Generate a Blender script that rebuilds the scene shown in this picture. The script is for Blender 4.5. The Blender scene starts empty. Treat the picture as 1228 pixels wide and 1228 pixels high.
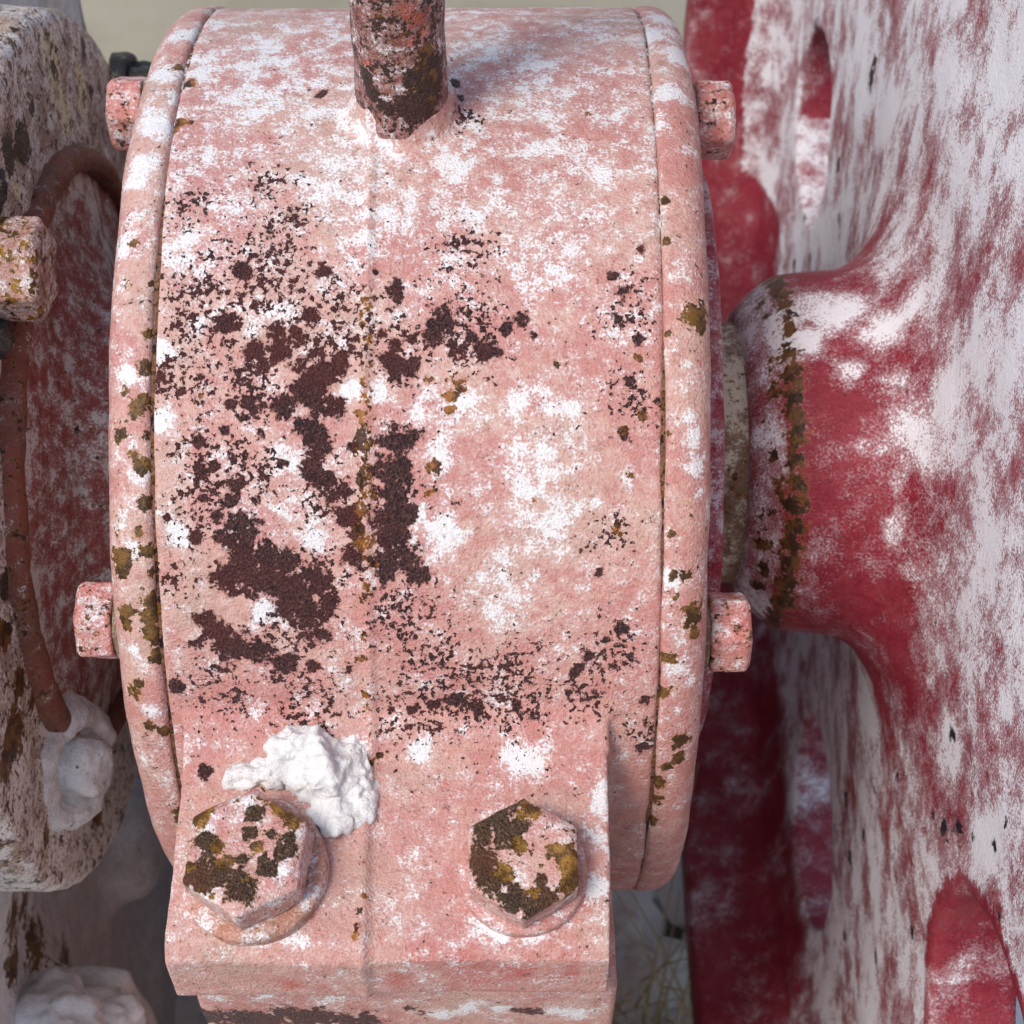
import bpy, bmesh, math, random
import numpy as np
from mathutils import Matrix, Vector, noise as mnoise

# ------------------------------------------------------------------ camera, sky, sun, exposure
scene = bpy.context.scene
R = math.radians
CAM_PITCH, AXIS_PITCH, CAM_DIST = R(51), R(49), 0.56
cam_data = bpy.data.cameras.new('camera')
cam_data.sensor_width = 36.0
cam_data.lens = 36.0 * 2042 / 1228
cam_data.clip_start = 0.01
cam_data.clip_end = 200
cam_data.dof.use_dof = True
cam_data.dof.focus_distance = 0.425
cam_data.dof.aperture_fstop = 27
cam = bpy.data.objects.new('camera', cam_data)
cam.location = (0, -CAM_DIST * math.cos(AXIS_PITCH), CAM_DIST * math.sin(AXIS_PITCH))
cam.rotation_euler = (math.pi / 2 - CAM_PITCH, 0, 0)
scene.collection.objects.link(cam)
scene.camera = cam

SUN_ELEV, SUN_AZ = R(56), R(-134)          # azimuth measured from +Y towards +X: the sun stands front-left, behind thin cloud
world = bpy.data.worlds.new('World')
scene.world = world
world.use_nodes = True
wn = world.node_tree.nodes
bg = wn['Background']
sky = wn.new('ShaderNodeTexSky')
sky.sky_type = 'NISHITA'
sky.sun_disc = False
sky.sun_elevation = SUN_ELEV
sky.sun_rotation = SUN_AZ
sky.dust_density = 3.0
sky.ozone_density = 0.6
world.node_tree.links.new(sky.outputs[0], bg.inputs[0])
bg.inputs[1].default_value = 0.15
sun_data = bpy.data.lights.new('sun', 'SUN')
sun_data.energy = 1.5
sun_data.angle = R(18)
sun_data.color = (1.0, 0.95, 0.88)
sun = bpy.data.objects.new('sun', sun_data)
sd = Vector((math.sin(SUN_AZ) * math.cos(SUN_ELEV), math.cos(SUN_AZ) * math.cos(SUN_ELEV), math.sin(SUN_ELEV)))
sun.rotation_euler = sd.to_track_quat('Z', 'Y').to_euler()
sun.location = sd * 5
scene.collection.objects.link(sun)
scene.view_settings.view_transform = 'Standard'
scene.view_settings.look = 'None'
scene.view_settings.gamma = 1
scene.view_settings.use_curve_mapping = False
scene.view_settings.exposure = 0.30

scene.cycles.max_bounces = 5
scene.cycles.diffuse_bounces = 3

GROUND = -0.40

# ------------------------------------------------------------------ shell builders (numpy)
def revolve(profile, segs=96, centre=(0, 0, 0), axis='X'):
    """profile: (x, r) pairs, first and last with r = 0; revolved about X (or Y / Z)"""
    vs, fs, rows = [], [], []
    for (x, r) in profile:
        if r <= 1e-9:
            rows.append([len(vs)]); vs.append((x, 0, 0))
        else:
            row = []
            for k in range(segs):
                a = 2 * math.pi * k / segs
                row.append(len(vs)); vs.append((x, r * math.cos(a), r * math.sin(a)))
            rows.append(row)
    for a, b in zip(rows[:-1], rows[1:]):
        for k in range(segs):
            k2 = (k + 1) % segs
            q = [a[k % len(a)], a[k2 % len(a)], b[k2 % len(b)], b[k % len(b)]]
            q = list(dict.fromkeys(q))
            if len(q) > 2: fs.append(q)
    v = np.array(vs)
    if axis == 'Z': v = v[:, [2, 1, 0]] * np.array([-1, 1, 1])
    if axis == 'Y': v = v[:, [1, 0, 2]] * np.array([-1, 1, 1])
    return v + np.array(centre), fs

def box(x0, x1, y0, y1, z0, z1):
    v = np.array([(x, y, z) for x in (x0, x1) for y in (y0, y1) for z in (z0, z1)], float)
    return v, [[0, 1, 3, 2], [4, 6, 7, 5], [0, 4, 5, 1], [2, 3, 7, 6], [0, 2, 6, 4], [1, 5, 7, 3]]

def prism(poly, x0, x1):
    n = len(poly)
    v = np.array([(x0, y, z) for y, z in poly] + [(x1, y, z) for y, z in poly])
    f = [list(range(n))[::-1], list(range(n, 2 * n))]
    for k in range(n):
        f.append([k, (k + 1) % n, n + (k + 1) % n, n + k])
    return v, f

def hex_head(af, h, rot=0.0, chamfer=0.0014):
    """hexagon along +Z, chamfered top"""
    rc = af / 2 / math.cos(math.pi / 6)
    vs, n = [], 6
    for z, s in ((0, .97), (0.0008, 1.0), (h - chamfer, 1.0)):
        vs += [(rc * s * math.cos(rot + k * math.pi / 3), rc * s * math.sin(rot + k * math.pi / 3), z) for k in range(n)]
    vs += [(0.95 * af / 2 * 1.03 * math.cos(rot + k * math.pi / 3), 0.95 * af / 2 * 1.03 * math.sin(rot + k * math.pi / 3), h) for k in range(n)]
    fs = [list(range(n))[::-1]]
    for L in range(3):
        fs += [[L * n + k, L * n + (k + 1) % n, (L + 1) * n + (k + 1) % n, (L + 1) * n + k] for k in range(n)]
    fs.append(list(range(3 * n, 4 * n)))
    return np.array(vs), fs

def place(shell, loc=(0, 0, 0), rot=None):
    v, f = shell
    v = np.array(v, float)
    if rot is not None:
        v = v @ np.array(rot.to_3x3()).T
    return v + np.array(loc), f

def mesh_from(shells, name):
    vs, fs, off = [], [], 0
    for v, f in shells:
        vs.append(v); fs += [[i + off for i in q] for q in f]; off += len(v)
    me = bpy.data.meshes.new(name)
    me.from_pydata(np.concatenate(vs).tolist(), [], fs)
    me.update()
    bm = bmesh.new(); bm.from_mesh(me)
    bmesh.ops.recalc_face_normals(bm, faces=bm.faces)
    bm.to_mesh(me); bm.free()
    return me

def evaluated(me, setup):
    o = bpy.data.objects.new('temporary', me)
    scene.collection.objects.link(o)
    extra = setup(o) or []
    dg = bpy.context.evaluated_depsgraph_get()
    dg.update()
    out = bpy.data.meshes.new_from_object(o.evaluated_get(dg))
    bpy.data.objects.remove(o)
    for e in extra: bpy.data.objects.remove(e)
    return out

def cast(shells, name, voxel, smooth=4, cutters=None, lump=0.0, lump_scale=30.0):
    """union of closed shells, remeshed and softened like a casting"""
    me = mesh_from(shells, name)
    def setup(o):
        extra = []
        for c in cutters or []:
            co = bpy.data.objects.new('cutter', mesh_from([c], 'cutter'))
            scene.collection.objects.link(co); extra.append(co)
            m = o.modifiers.new('cut', 'BOOLEAN'); m.operation = 'DIFFERENCE'; m.object = co; m.solver = 'EXACT'
        m = o.modifiers.new('remesh', 'REMESH'); m.mode = 'VOXEL'; m.voxel_size = voxel; m.adaptivity = 0
        if smooth:
            s = o.modifiers.new('soft', 'SMOOTH'); s.factor = 0.5; s.iterations = smooth
        return extra
    out = evaluated(me, setup)
    out.name = name
    if lump:
        displace(out, lambda p: lump * mnoise.fractal(Vector(p) * lump_scale, 1.0, 2.0, 3))
    out.shade_smooth()
    return out

def coords(me):
    a = np.empty(len(me.vertices) * 3, np.float32); me.vertices.foreach_get('co', a)
    return a.reshape(-1, 3)

def normals(me):
    a = np.empty(len(me.vertices) * 3, np.float32); me.vertex_normals.foreach_get('vector', a)
    return a.reshape(-1, 3)

def displace(me, fn=None, amount=None):
    p, n = coords(me), normals(me)
    if amount is None:
        amount = np.array([fn(q) for q in p.tolist()], np.float32)
    me.vertices.foreach_set('co', (p + n * amount[:, None]).astype(np.float32).ravel())
    me.update()

def wear(me, name, blobs, base=0.0, mode='patch', extra=None):
    """where paint has chipped, rusted or gathered dust: one float per vertex, blobs in metres (x, y, z, radius)"""
    p = coords(me)
    f = np.full(len(p), base, np.float32)
    for (x, y, z, r, *w) in blobs:
        d = np.sqrt(((p - np.array((x, y, z), np.float32)) ** 2).sum(1)) / r
        if mode == 'patch': f = np.maximum(f, np.clip(1 - d / 2, 0, 1))
        else: f = np.maximum(f, (w[0] if w else .8) * np.exp(-d * d))
    if extra is not None: f = np.maximum(f, extra(p))
    a = me.attributes.new(name, 'FLOAT', 'POINT')
    a.data.foreach_set('value', np.clip(f, 0, 1).astype(np.float32))

# ------------------------------------------------------------------ objects, labels
def tag(o, label, cat, group=None):
    o['label'] = label; o['category'] = cat
    if group: o['group'] = group
    return o

def thing(name, loc, label, cat, group=None):
    e = bpy.data.objects.new(name, None)
    e.empty_display_size = 0.02
    e.location = loc
    scene.collection.objects.link(e)
    return tag(e, label, cat, group)

def add(name, me, mat, parent=None, label=None, kind=None):
    o = bpy.data.objects.new(name, me)
    me.materials.clear(); me.materials.append(mat)
    scene.collection.objects.link(o)
    if parent is not None:
        o.parent = parent
        q, off = parent, Vector((0, 0, 0))
        while q is not None:
            off += q.location; q = q.parent
        if parent.type == 'EMPTY': o.location = -off
    if label: o['label'] = label
    if kind: o['kind'] = kind
    return o

# ------------------------------------------------------------------ materials
class NT:
    def __init__(s, name):
        s.mat = bpy.data.materials.new(name); s.mat.use_nodes = True
        s.n, s.l = s.mat.node_tree.nodes, s.mat.node_tree.links
        s.bsdf = s.n['Principled BSDF']
        s.co = s.n.new('ShaderNodeTexCoord').outputs['Object']
    def put(s, sock, v):
        if hasattr(v, 'is_output'): s.l.new(v, sock)
        elif isinstance(v, tuple) and len(v) == 3 and sock.type == 'RGBA': sock.default_value = (*v, 1)
        else: sock.default_value = v
    def math(s, op, a, b=None, c=None, clamp=False):
        n = s.n.new('ShaderNodeMath'); n.operation = op; n.use_clamp = clamp
        for i, v in enumerate((a, b, c)):
            if v is not None: s.put(n.inputs[i], v)
        return n.outputs[0]
    def noise(s, scale, detail=4, rough=.55, stretch=None, dist=0.0, offset=0.0):
        co = s.co
        if stretch or offset:
            m = s.n.new('ShaderNodeMapping'); s.l.new(co, m.inputs[0])
            m.inputs['Scale'].default_value = stretch or (1, 1, 1)
            m.inputs['Location'].default_value = (offset, offset * .7, -offset)
            co = m.outputs[0]
        n = s.n.new('ShaderNodeTexNoise'); s.l.new(co, n.inputs['Vector'])
        n.inputs['Scale'].default_value = scale; n.inputs['Detail'].default_value = detail
        n.inputs['Roughness'].default_value = rough; n.inputs['Distortion'].default_value = dist
        return n.outputs['Fac']
    def voronoi(s, scale):
        n = s.n.new('ShaderNodeTexVoronoi'); s.l.new(s.co, n.inputs['Vector']); n.inputs['Scale'].default_value = scale
        return n.outputs['Distance']
    def attr(s, name):
        n = s.n.new('ShaderNodeAttribute'); n.attribute_name = name
        return n.outputs['Fac']
    def step(s, v, lo, hi):
        n = s.n.new('ShaderNodeMapRange'); n.interpolation_type = 'SMOOTHSTEP'
        s.put(n.inputs[0], v); n.inputs[1].default_value = lo; n.inputs[2].default_value = hi
        return n.outputs[0]
    def lin(s, v, lo, hi, a, b):
        n = s.n.new('ShaderNodeMapRange'); s.put(n.inputs[0], v)
        for i, q in enumerate((lo, hi, a, b)): s.put(n.inputs[i + 1], q)
        return n.outputs[0]
    def mix(s, f, a, b):
        n = s.n.new('ShaderNodeMix'); n.data_type = 'RGBA'
        s.put(n.inputs[0], f); s.put(n.inputs[6], a); s.put(n.inputs[7], b)
        return n.outputs[2]
    def bump(s, height, dist, normal=None):
        n = s.n.new('ShaderNodeBump'); n.inputs['Distance'].default_value = dist; n.inputs['Strength'].default_value = 1
        s.l.new(height, n.inputs['Height'])
        if normal is not None: s.l.new(normal, n.inputs['Normal'])
        return n.outputs[0]

def weathered(name, paint, paint2, deep, chip_col, dust_col=(.76, .77, .785), rust_cols=((.050, .020, .007), (.24, .105, .022)),
              chip0=0.0, speck0=0.0, dust0=0.28, rust0=0.0, deep0=0.0, scale=1.0, stretch=None, dust_scale=150, dust_soft=.12, dust_max=.93,
              dust_stretch=None, dust_w=.6, seed=0.0, rough=.62, extra_col=None, extra0=.0, relief=1.0, chip_gloss=.38, haze=.35, grime=.4):
    t = NT(name)
    cen = lambda v, k: t.math('MULTIPLY_ADD', v, k, -.5 * k)
    big = t.noise(30 * scale, 2, .6, offset=seed)
    mid = t.noise(260 * scale, 4, .65, offset=seed + 3)
    fine = t.noise(1400, 2, .65, offset=seed)
    n1 = t.noise(210 * scale, 4, .66, stretch, 0, seed)
    n2 = t.noise(720 * scale, 2, .65, stretch, 0, seed + 11)
    n3 = t.noise(dust_scale * scale, 7, .74, dust_stretch, 0, seed + 21)
    a_chip, a_dust, a_rust = t.attr('chip'), t.attr('dust'), t.attr('rust')
    # paint ground colour
    col = t.mix(t.step(t.math('ADD', big, cen(mid, .9)), .35, .65), paint, paint2)
    dmask = t.step(t.math('ADD', t.math('MULTIPLY_ADD', t.attr('red'), .9, deep0), cen(mid, 1.4)), .25, .95)
    col = t.mix(dmask, col, deep)
    col = t.mix(t.math('MULTIPLY', t.step(n2, .56, .66), .30), col, (paint[0] * .62, paint[1] * .60, paint[2] * .62))
    col = t.mix(t.math('MULTIPLY', t.step(fine, .40, .28), .45), col, (paint[0] * .45, paint[1] * .42, paint[2] * .45))
    col = t.mix(t.math('MULTIPLY', t.step(fine, .56, .70), .35), col, (min(paint[0] * 1.25, .8), min(paint[1] * 1.5, .7), min(paint[2] * 1.5, .7)))
    col = t.mix(t.math('MULTIPLY', t.step(t.math('ADD', cen(big, 1.5), cen(n1, 1.2)), .0, .45), grime), col, (.30, .20, .15))
    # chips down to the bare metal
    A = t.math('ADD', t.math('MULTIPLY_ADD', a_chip, .95, (chip0 - .5) * .95), t.math('ADD', cen(n1, 1.7), cen(n2, .8)))
    m1 = t.step(A, .0, .05)
    B = t.math('SUBTRACT', t.math('ADD', t.math('MULTIPLY', n2, .65), t.math('MULTIPLY', n1, .35)), t.lin(t.math('ADD', t.attr('speck'), speck0), 0, 1, .685, .515))
    m2 = t.step(B, .0, .02)
    chip = t.math('MAXIMUM', m1, m2)
    soft_chip = t.math('MAXIMUM', t.step(A, -.08, .08), t.step(B, -.02, .03))
    # powder
    D = t.math('ADD', t.math('ADD', cen(n3, 2.0), cen(fine, .9)), t.math('MULTIPLY_ADD', a_dust, dust_w, (dust0 - .5) * dust_w))
    dust = t.math('MULTIPLY', t.step(D, -dust_soft * .5, dust_soft), dust_max)
    film = t.math('MULTIPLY', t.step(D, -.35, .1), haze)
    # rust
    Q = t.math('ADD', t.math('MULTIPLY_ADD', a_rust, 1.0, (rust0 - .5)), t.math('ADD', cen(mid, 1.7), cen(n2, .9)))
    rust = t.step(Q, .0, .06)
    stain = t.step(Q, -.22, .05)
    # layers
    col = t.mix(film, col, dust_col)
    col = t.mix(dust, col, dust_col)
    if extra_col:
        E = t.math('ADD', cen(n3, 1.6), t.math('MULTIPLY_ADD', t.attr('extra'), .7, (extra0 - .5) * .7))
        col = t.mix(t.step(E, .0, .15), col, extra_col)
    cc = t.mix(t.step(mid, .38, .66), chip_col, (chip_col[0] * .55, chip_col[1] * .6, chip_col[2] * .75))
    cc = t.mix(t.step(fine, .50, .72), cc, (chip_col[0] * 2.4, chip_col[1] * 2.6, chip_col[2] * 2.6))  # lighter grains paint glints on the pebbled metal
    cc = t.mix(t.math('MULTIPLY', t.step(fine, .46, .34), .8), cc, (chip_col[0] * .3, chip_col[1] * .3, chip_col[2] * .3))
    col = t.mix(t.math('MULTIPLY', stain, .28), col, (.42, .20, .06))
    col = t.mix(t.math('MULTIPLY', t.step(A, -.20, .0), .42), col, (min(chip_col[0] * 4.2, .32), chip_col[1] * 3.4, chip_col[2] * 3.0))
    cc = t.mix(t.math('MULTIPLY', t.step(big, .42, .62), .6), cc, (chip_col[0] * 1.5, chip_col[1] * .9, chip_col[2] * .8))
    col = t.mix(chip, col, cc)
    col = t.mix(rust, col, t.mix(t.step(n1, .42, .60), rust_cols[0], rust_cols[1]))
    t.l.new(col, t.bsdf.inputs['Base Color'])
    bare = t.math('MAXIMUM', chip, rust)
    t.put(t.bsdf.inputs['Roughness'], t.lin(bare, 0, 1, rough, chip_gloss))
    t.bsdf.inputs['Specular IOR Level'].default_value = .35
    # relief
    h = t.math('MULTIPLY', soft_chip, -2.0)
    h = t.math('ADD', h, t.math('MULTIPLY', t.math('MULTIPLY', fine, soft_chip), 2.6))
    h = t.math('ADD', h, t.math('MULTIPLY_ADD', fine, .8, t.math('MULTIPLY', n2, .7)))
    t.l.new(t.bump(h, .0006 * relief), t.bsdf.inputs['Normal'])
    return t.mat

PINK, PINK2, PINKDEEP = (.50, .225, .20), (.58, .36, .305), (.48, .105, .09)
CHIP = (.076, .033, .031)
pink_paint = weathered('pink_paint', PINK, PINK2, PINKDEEP, CHIP, seed=0.0, speck0=.20, dust0=.14, haze=.26, rust_cols=((.05, .018, .007), (.30, .115, .024)))
pink_cover = weathered('pink_paint_covers', PINK, PINK2, PINKDEEP, (.07, .04, .02), seed=5.0, speck0=.25, rust0=.12, dust0=.16, rust_cols=((.055, .027, .008), (.17, .085, .020)), haze=.26)
pink_bolt = weathered('pink_paint_bolts', PINK, PINK2, PINKDEEP, (.095, .055, .032), seed=9.0, rust_cols=((.085, .040, .010), (.30, .155, .03)), chip0=.12, speck0=.45, rust0=.22, dust0=.2)
side_bolt_paint = weathered('pink_paint_side_bolts', (.55, .19, .17), (.57, .27, .24), (.5, .08, .07), (.05, .02, .02), seed=12.0, chip0=.24, speck0=.15, rust0=.30, dust0=.30, deep0=.35, scale=1.2)
pipe_paint = weathered('pipe_paint', (.30, .13, .12), (.22, .07, .06), (.55, .08, .03), (.05, .026, .020), seed=15.0, chip0=.40, speck0=.8, rust0=.28, dust0=.22, deep0=.2, scale=1.2)
wheel_paint = weathered('crimson_wheel_paint', (.22, .014, .030), (.28, .028, .048), (.27, .010, .025), (.012, .013, .018), dust_col=(.82, .82, .87),
                        seed=20.0, stretch=(1, 1, .6), dust_scale=42, dust_stretch=(1, 1, .8), dust0=-.06, dust_soft=.09, dust_max=.93, dust_w=.6, speck0=-.3, rough=.5, relief=.9, haze=.45, grime=.1, rust_cols=((.035, .015, .006), (.13, .055, .014)))
maroon_paint = weathered('maroon_seal_paint', (.27, .018, .038), (.33, .06, .08), (.33, .012, .03), (.03, .02, .02), dust_col=(.55, .50, .56), seed=23.0, dust0=.35, rust0=.05)
flange_paint = weathered('flange_paint', (.36, .24, .19), (.48, .40, .33), (.36, .06, .05), (.07, .045, .03), dust_col=(.84, .84, .80), seed=30.0,
                         chip0=.30, speck0=.6, dust0=.50, rust0=.32, haze=.25, extra0=.2, extra_col=(.80, .76, .52), dust_scale=110)
ring_paint = weathered('rust_red_ring_paint', (.26, .075, .05), (.18, .06, .04), (.2, .04, .03), (.05, .03, .02), dust_col=(.7, .68, .64), seed=33.0,
                       chip0=.25, speck0=.4, dust0=.06, rust0=.30, haze=.1)
disc_paint = weathered('red_disc_paint', (.36, .085, .075), (.30, .065, .06), (.36, .05, .05), (.06, .03, .02), dust_col=(.76, .75, .74), seed=36.0,
                       chip0=.15, speck0=.3, dust0=.34, rust0=.18, haze=.3)
casing_paint = weathered('pale_grey_casing_paint', (.60, .62, .63), (.66, .67, .65), (.4, .4, .4), (.07, .04, .02), dust_col=(.80, .81, .81), seed=40.0,
                         speck0=.1, dust0=.5, rust0=.06, scale=.7, rough=.7, rust_cols=((.07, .035, .012), (.19, .11, .035)))
tar = weathered('black_tar', (.022, .024, .026), (.035, .037, .04), (.02, .02, .02), (.01, .01, .01), dust_col=(.4, .38, .22), seed=45.0, dust0=.12, relief=1.6, rough=.45, haze=.05)
rust_bolt_paint = weathered('rusty_bolt', (.40, .20, .17), (.34, .18, .16), (.3, .1, .06), (.05, .03, .02), seed=48.0, chip0=.2, rust0=.46, dust0=.3, rust_cols=((.07, .03, .006), (.30, .15, .015)))
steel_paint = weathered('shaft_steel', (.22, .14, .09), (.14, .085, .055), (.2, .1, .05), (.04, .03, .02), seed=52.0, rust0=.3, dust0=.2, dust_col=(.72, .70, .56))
washer_paint = weathered('washer_paint', (.54, .27, .22), (.45, .20, .13), (.4, .1, .06), (.05, .03, .02), seed=55.0, chip0=.12, rust0=.2, dust0=.32)
joint_paint = weathered('joint_filler', (.12, .05, .03), (.20, .09, .05), (.1, .03, .02), (.02, .012, .01), seed=58.0, rust0=.42, chip0=.4, dust0=.0, dust_w=1.0)
crust = None
def powder(name):
    t = NT(name)
    n = t.noise(220, 8, .7); f = t.noise(1800, 3, .6); c = t.noise(60, 5, .6)
    col = t.mix(t.step(n, .45, .75), (.86, .86, .86), (.74, .73, .71))
    col = t.mix(t.math('MULTIPLY', t.step(t.noise(500, 4, .6), .66, .72), .7), col, (.45, .36, .28))
    t.l.new(col, t.bsdf.inputs['Base Color'])
    t.bsdf.inputs['Roughness'].default_value = .95; t.bsdf.inputs['Specular IOR Level'].default_value = .15
    h = t.math('ADD', t.math('MULTIPLY', n, 1.0), t.math('ADD', t.math('MULTIPLY', f, .35), t.math('MULTIPLY', c, 1.5)))
    t.l.new(t.bump(h, .0012), t.bsdf.inputs['Normal'])
    return t.mat
crust = powder('white_powder_crust')
def simple(name, a, b, scale, bump=.002, rough=.85):
    t = NT(name); n = t.noise(scale, 8, .65); m = t.noise(scale * .15, 4, .5)
    t.l.new(t.mix(t.step(t.math('ADD', t.math('MULTIPLY', n, .6), t.math('MULTIPLY', m, .4)), .38, .62), a, b), t.bsdf.inputs['Base Color'])
    t.bsdf.inputs['Roughness'].default_value = rough
    t.l.new(t.bump(n, bump), t.bsdf.inputs['Normal'])
    return t.mat

# ------------------------------------------------------------------ wear marks on the cap's drum; some chips right of the pipe paint its shade (x mm, degrees round the drum from the front, radius mm)
CAP_CHIP_AND_SHADE = [(-52.8,57.7,2.8),(-47.1,57.4,4.2),(-42.9,58.0,2.8),(-49.9,55.3,5.3),(-56.2,53.6,3.5),(-47.0,53.9,4.6),(-49.8,51.6,3.5),(-47.7,49.9,3.4),(-48.5,47.3,3.9),(-45.7,46.4,3.0),(-44.3,44.7,1.8),(-29.5,49.9,4.4),(-25.2,50.4,3.0),(-30.9,47.6,3.5),(-26.7,47.0,3.4),(-29.5,44.7,4.4),(-31.7,42.6,3.5),(-27.4,42.6,3.7),(-29.6,40.6,3.7),(-31.1,38.2,4.1),(-26.2,38.2,3.7),(-22.7,36.4,2.5),(-31.2,36.4,2.1),(-68.9,46.1,3.2),(-69.7,44.1,2.5),(-67.0,42.0,3.9),(-65.7,40.3,3.7),(-67.2,38.8,4.2),(-61.6,38.2,4.6),(-70.3,36.4,4.3),(-63.2,36.1,5.3),(-56.0,37.6,4.6),(-50.3,36.7,3.9),(-54.7,35.2,4.6),(-47.6,35.2,3.0),(-63.4,59.1,3.2),(-57.1,59.7,3.5),(-53.6,61.2,2.3),(-57.9,61.5,2.5),(-61.2,58.3,2.5),(-72.1,62.1,2.8),(-66.9,67.7,2.3),(-47.0,68.0,2.3),(-49.5,62.7,2.7),(-28.4,66.7,1.4),(-28.3,65.3,1.3),(-30.4,63.6,1.1),(-28.9,60.0,2.3),(-30.2,58.5,3.0),(-29.5,57.1,2.7),(-24.6,57.7,2.5),(-31.7,61.2,1.6),(-17.6,62.1,3.0),(-19.0,60.9,2.5),(-14.7,59.7,2.5),(-10.5,60.9,1.8),(-6.3,59.1,3.0),(-7.7,58.5,2.3),(-24.6,60.6,1.6),(-39.3,49.6,1.8),(-41.5,45.0,2.1),(-40.9,42.3,3.7),(-38.8,40.9,2.3),(-40.3,38.5,3.0),(-69.5,53.9,1.5),(-65.3,53.9,1.5),(-77.2,49.9,1.8),(-76.6,47.0,1.8),(-76.7,44.4,1.8),(-72.6,42.6,2.1),(-72.7,40.3,1.8),(-73.1,47.6,1.4),(-77.7,40.3,1.8),(-63.3,44.1,1.6),(-84.4,37.3,1.4),(-56.2,47.8,1.5),(-68.8,48.1,1.4),(-63.9,53.3,1.4),(-61.8,51.0,1.5),(-70.9,51.3,1.4),(-66.0,52.4,1.3),(-87.2,56.8,1.1),(-87.5,67.4,1.1),(-37.0,68.3,1.0),(-34.1,67.8,1.0),(-15.5,94.1,1.6),(-17.3,90.6,1.8),(-14.2,91.2,1.1),(-18.9,88.1,1.3),(-34.4,83.2,1.1),(-50.9,92.2,1.8),(-54.0,93.1,1.1),(-32.5,86.8,1.3),(-28.3,66.1,1.9),(-28.8,64.7,1.5),(-74.0,29.5,4.2),(-69.3,28.5,4.6),(-64.1,28.1,3.8),(-76.7,31.4,2.5),(-56.9,26.6,3.0),(-50.6,26.1,2.5),(-55.1,33.2,4.6),(-51.1,31.9,4.6),(-45.7,33.7,3.3),(-59.1,35.5,4.6),(-65.2,36.4,4.6),(-71.5,36.4,3.3),(-48.1,30.0,2.9),(-27.8,38.6,2.9),(-23.7,36.4,1.9),(-78.7,29.0,2.1),(-41.1,26.1,2.1),(2.3,62.9,1.9),(5.4,61.1,1.2),(-1.9,61.6,1.7),(-17.4,62.5,2.9),(-18.4,61.1,2.5),(-7.0,59.4,2.5),(26.1,62.9,1.7),(27.2,65.6,2.1),(31.2,60.7,1.7),(29.0,56.4,1.4),(32.7,70.3,1.3),(25.2,67.4,1.5),(27.9,50.9,1.2),(21.6,36.6,1.2),(27.5,30.5,1.7),(24.0,29.3,1.9),(16.1,25.6,1.7),(19.4,27.3,1.7),(25.6,26.1,1.3),(14.1,23.0,1.1),(34.7,19.2,1.9),(33.6,15.7,2.0),(33.8,22.0,1.3),(35.8,54.3,1.0),(-85.5,23.6,1.9),(-82.8,17.9,1.9),(-84.3,18.7,1.3),(-85.4,42.5,1.0),(-78.3,40.7,1.2),(5.6,19.8,1.7),(1.3,21.4,1.7),(-8.4,20.9,1.7),(-14.8,22.2,2.1),(-20.2,21.4,1.7),(-25.6,20.9,1.7),(11.0,20.0,1.3),(-31.0,20.3,1.5),(-35.3,19.8,1.7)]
CAP_SPECK = [(24.5,28.1,9.5),(19.4,23.0,8.5),(33.8,17.5,6.5),(-64.6,47.5,10.3),(-76.9,49.2,8.2),(-44.1,44.2,10.3),(-55.5,30.0,10.5),(-27.6,59.4,10.3),(1.3,23.0,10.7),(-86.1,35.5,6.2),(-75.4,63.8,16.6),(-61.2,67.4,16.7),(-82.1,56.8,11.3),(-64.6,55.1,12.3),(-60.6,78.4,7.5),(-57.7,73.2,8.4),(-44.3,62.0,16.5),(-11.2,62.0,12.4),(29.2,63.8,9.3),(30.0,54.3,7.2),(-75.0,44.2,12.4),(-11.5,23.0,14.9),(-24.4,21.4,12.9),(-0.9,20.9,10.7),(-52.2,22.0,12.8),(-73.5,23.0,10.7),(-28.0,31.9,12.6),(1.3,26.1,8.5),(-19.8,28.1,10.5),(-11.8,88.1,5.5),(-11.3,70.3,8.4),(26.0,40.7,6.2),(-81.2,75.2,8.5),(-48.7,35.5,12.5),(-31.7,45.9,12.3)]
CAP_RUST = [(-36.4,54.4,1.4),(-36.8,52.6,1.6),(-37.2,50.5,1.6),(-36.6,48.4,1.4),(-37.0,45.9,1.6),(-36.9,43.7,1.6),(-37.2,41.2,1.7),(-36.8,39.3,1.2),(-36.9,34.1,1.3),(-37.2,30.0,1.3),(-37.6,27.1,1.3),(-36.2,66.1,0.8),(-36.5,64.2,1.0),(-36.0,61.6,0.8),(-15.6,54.7,1.6),(-15.2,53.4,1.2),(-13.2,56.1,1.9),(-20.4,56.4,1.0),(-19.3,47.5,1.4),(-20.4,45.0,1.2),(11.1,58.0,0.8),(20.0,88.5,1.1),(26.0,41.4,1.2),(29.4,46.7,1.0),(27.1,40.7,0.8),(-37.2,22.8,1.1),(-36.2,21.4,1.3),(-86.9,94.1,1.8),(-87.3,87.4,2.0),(-88.5,86.1,1.3),(31.1,58.5,1.0),(32.1,52.6,1.2),(27.5,51.3,1.0),(-76.9,54.7,0.8),(5.4,44.2,0.6),(-34.5,17.5,0.9)]
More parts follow.
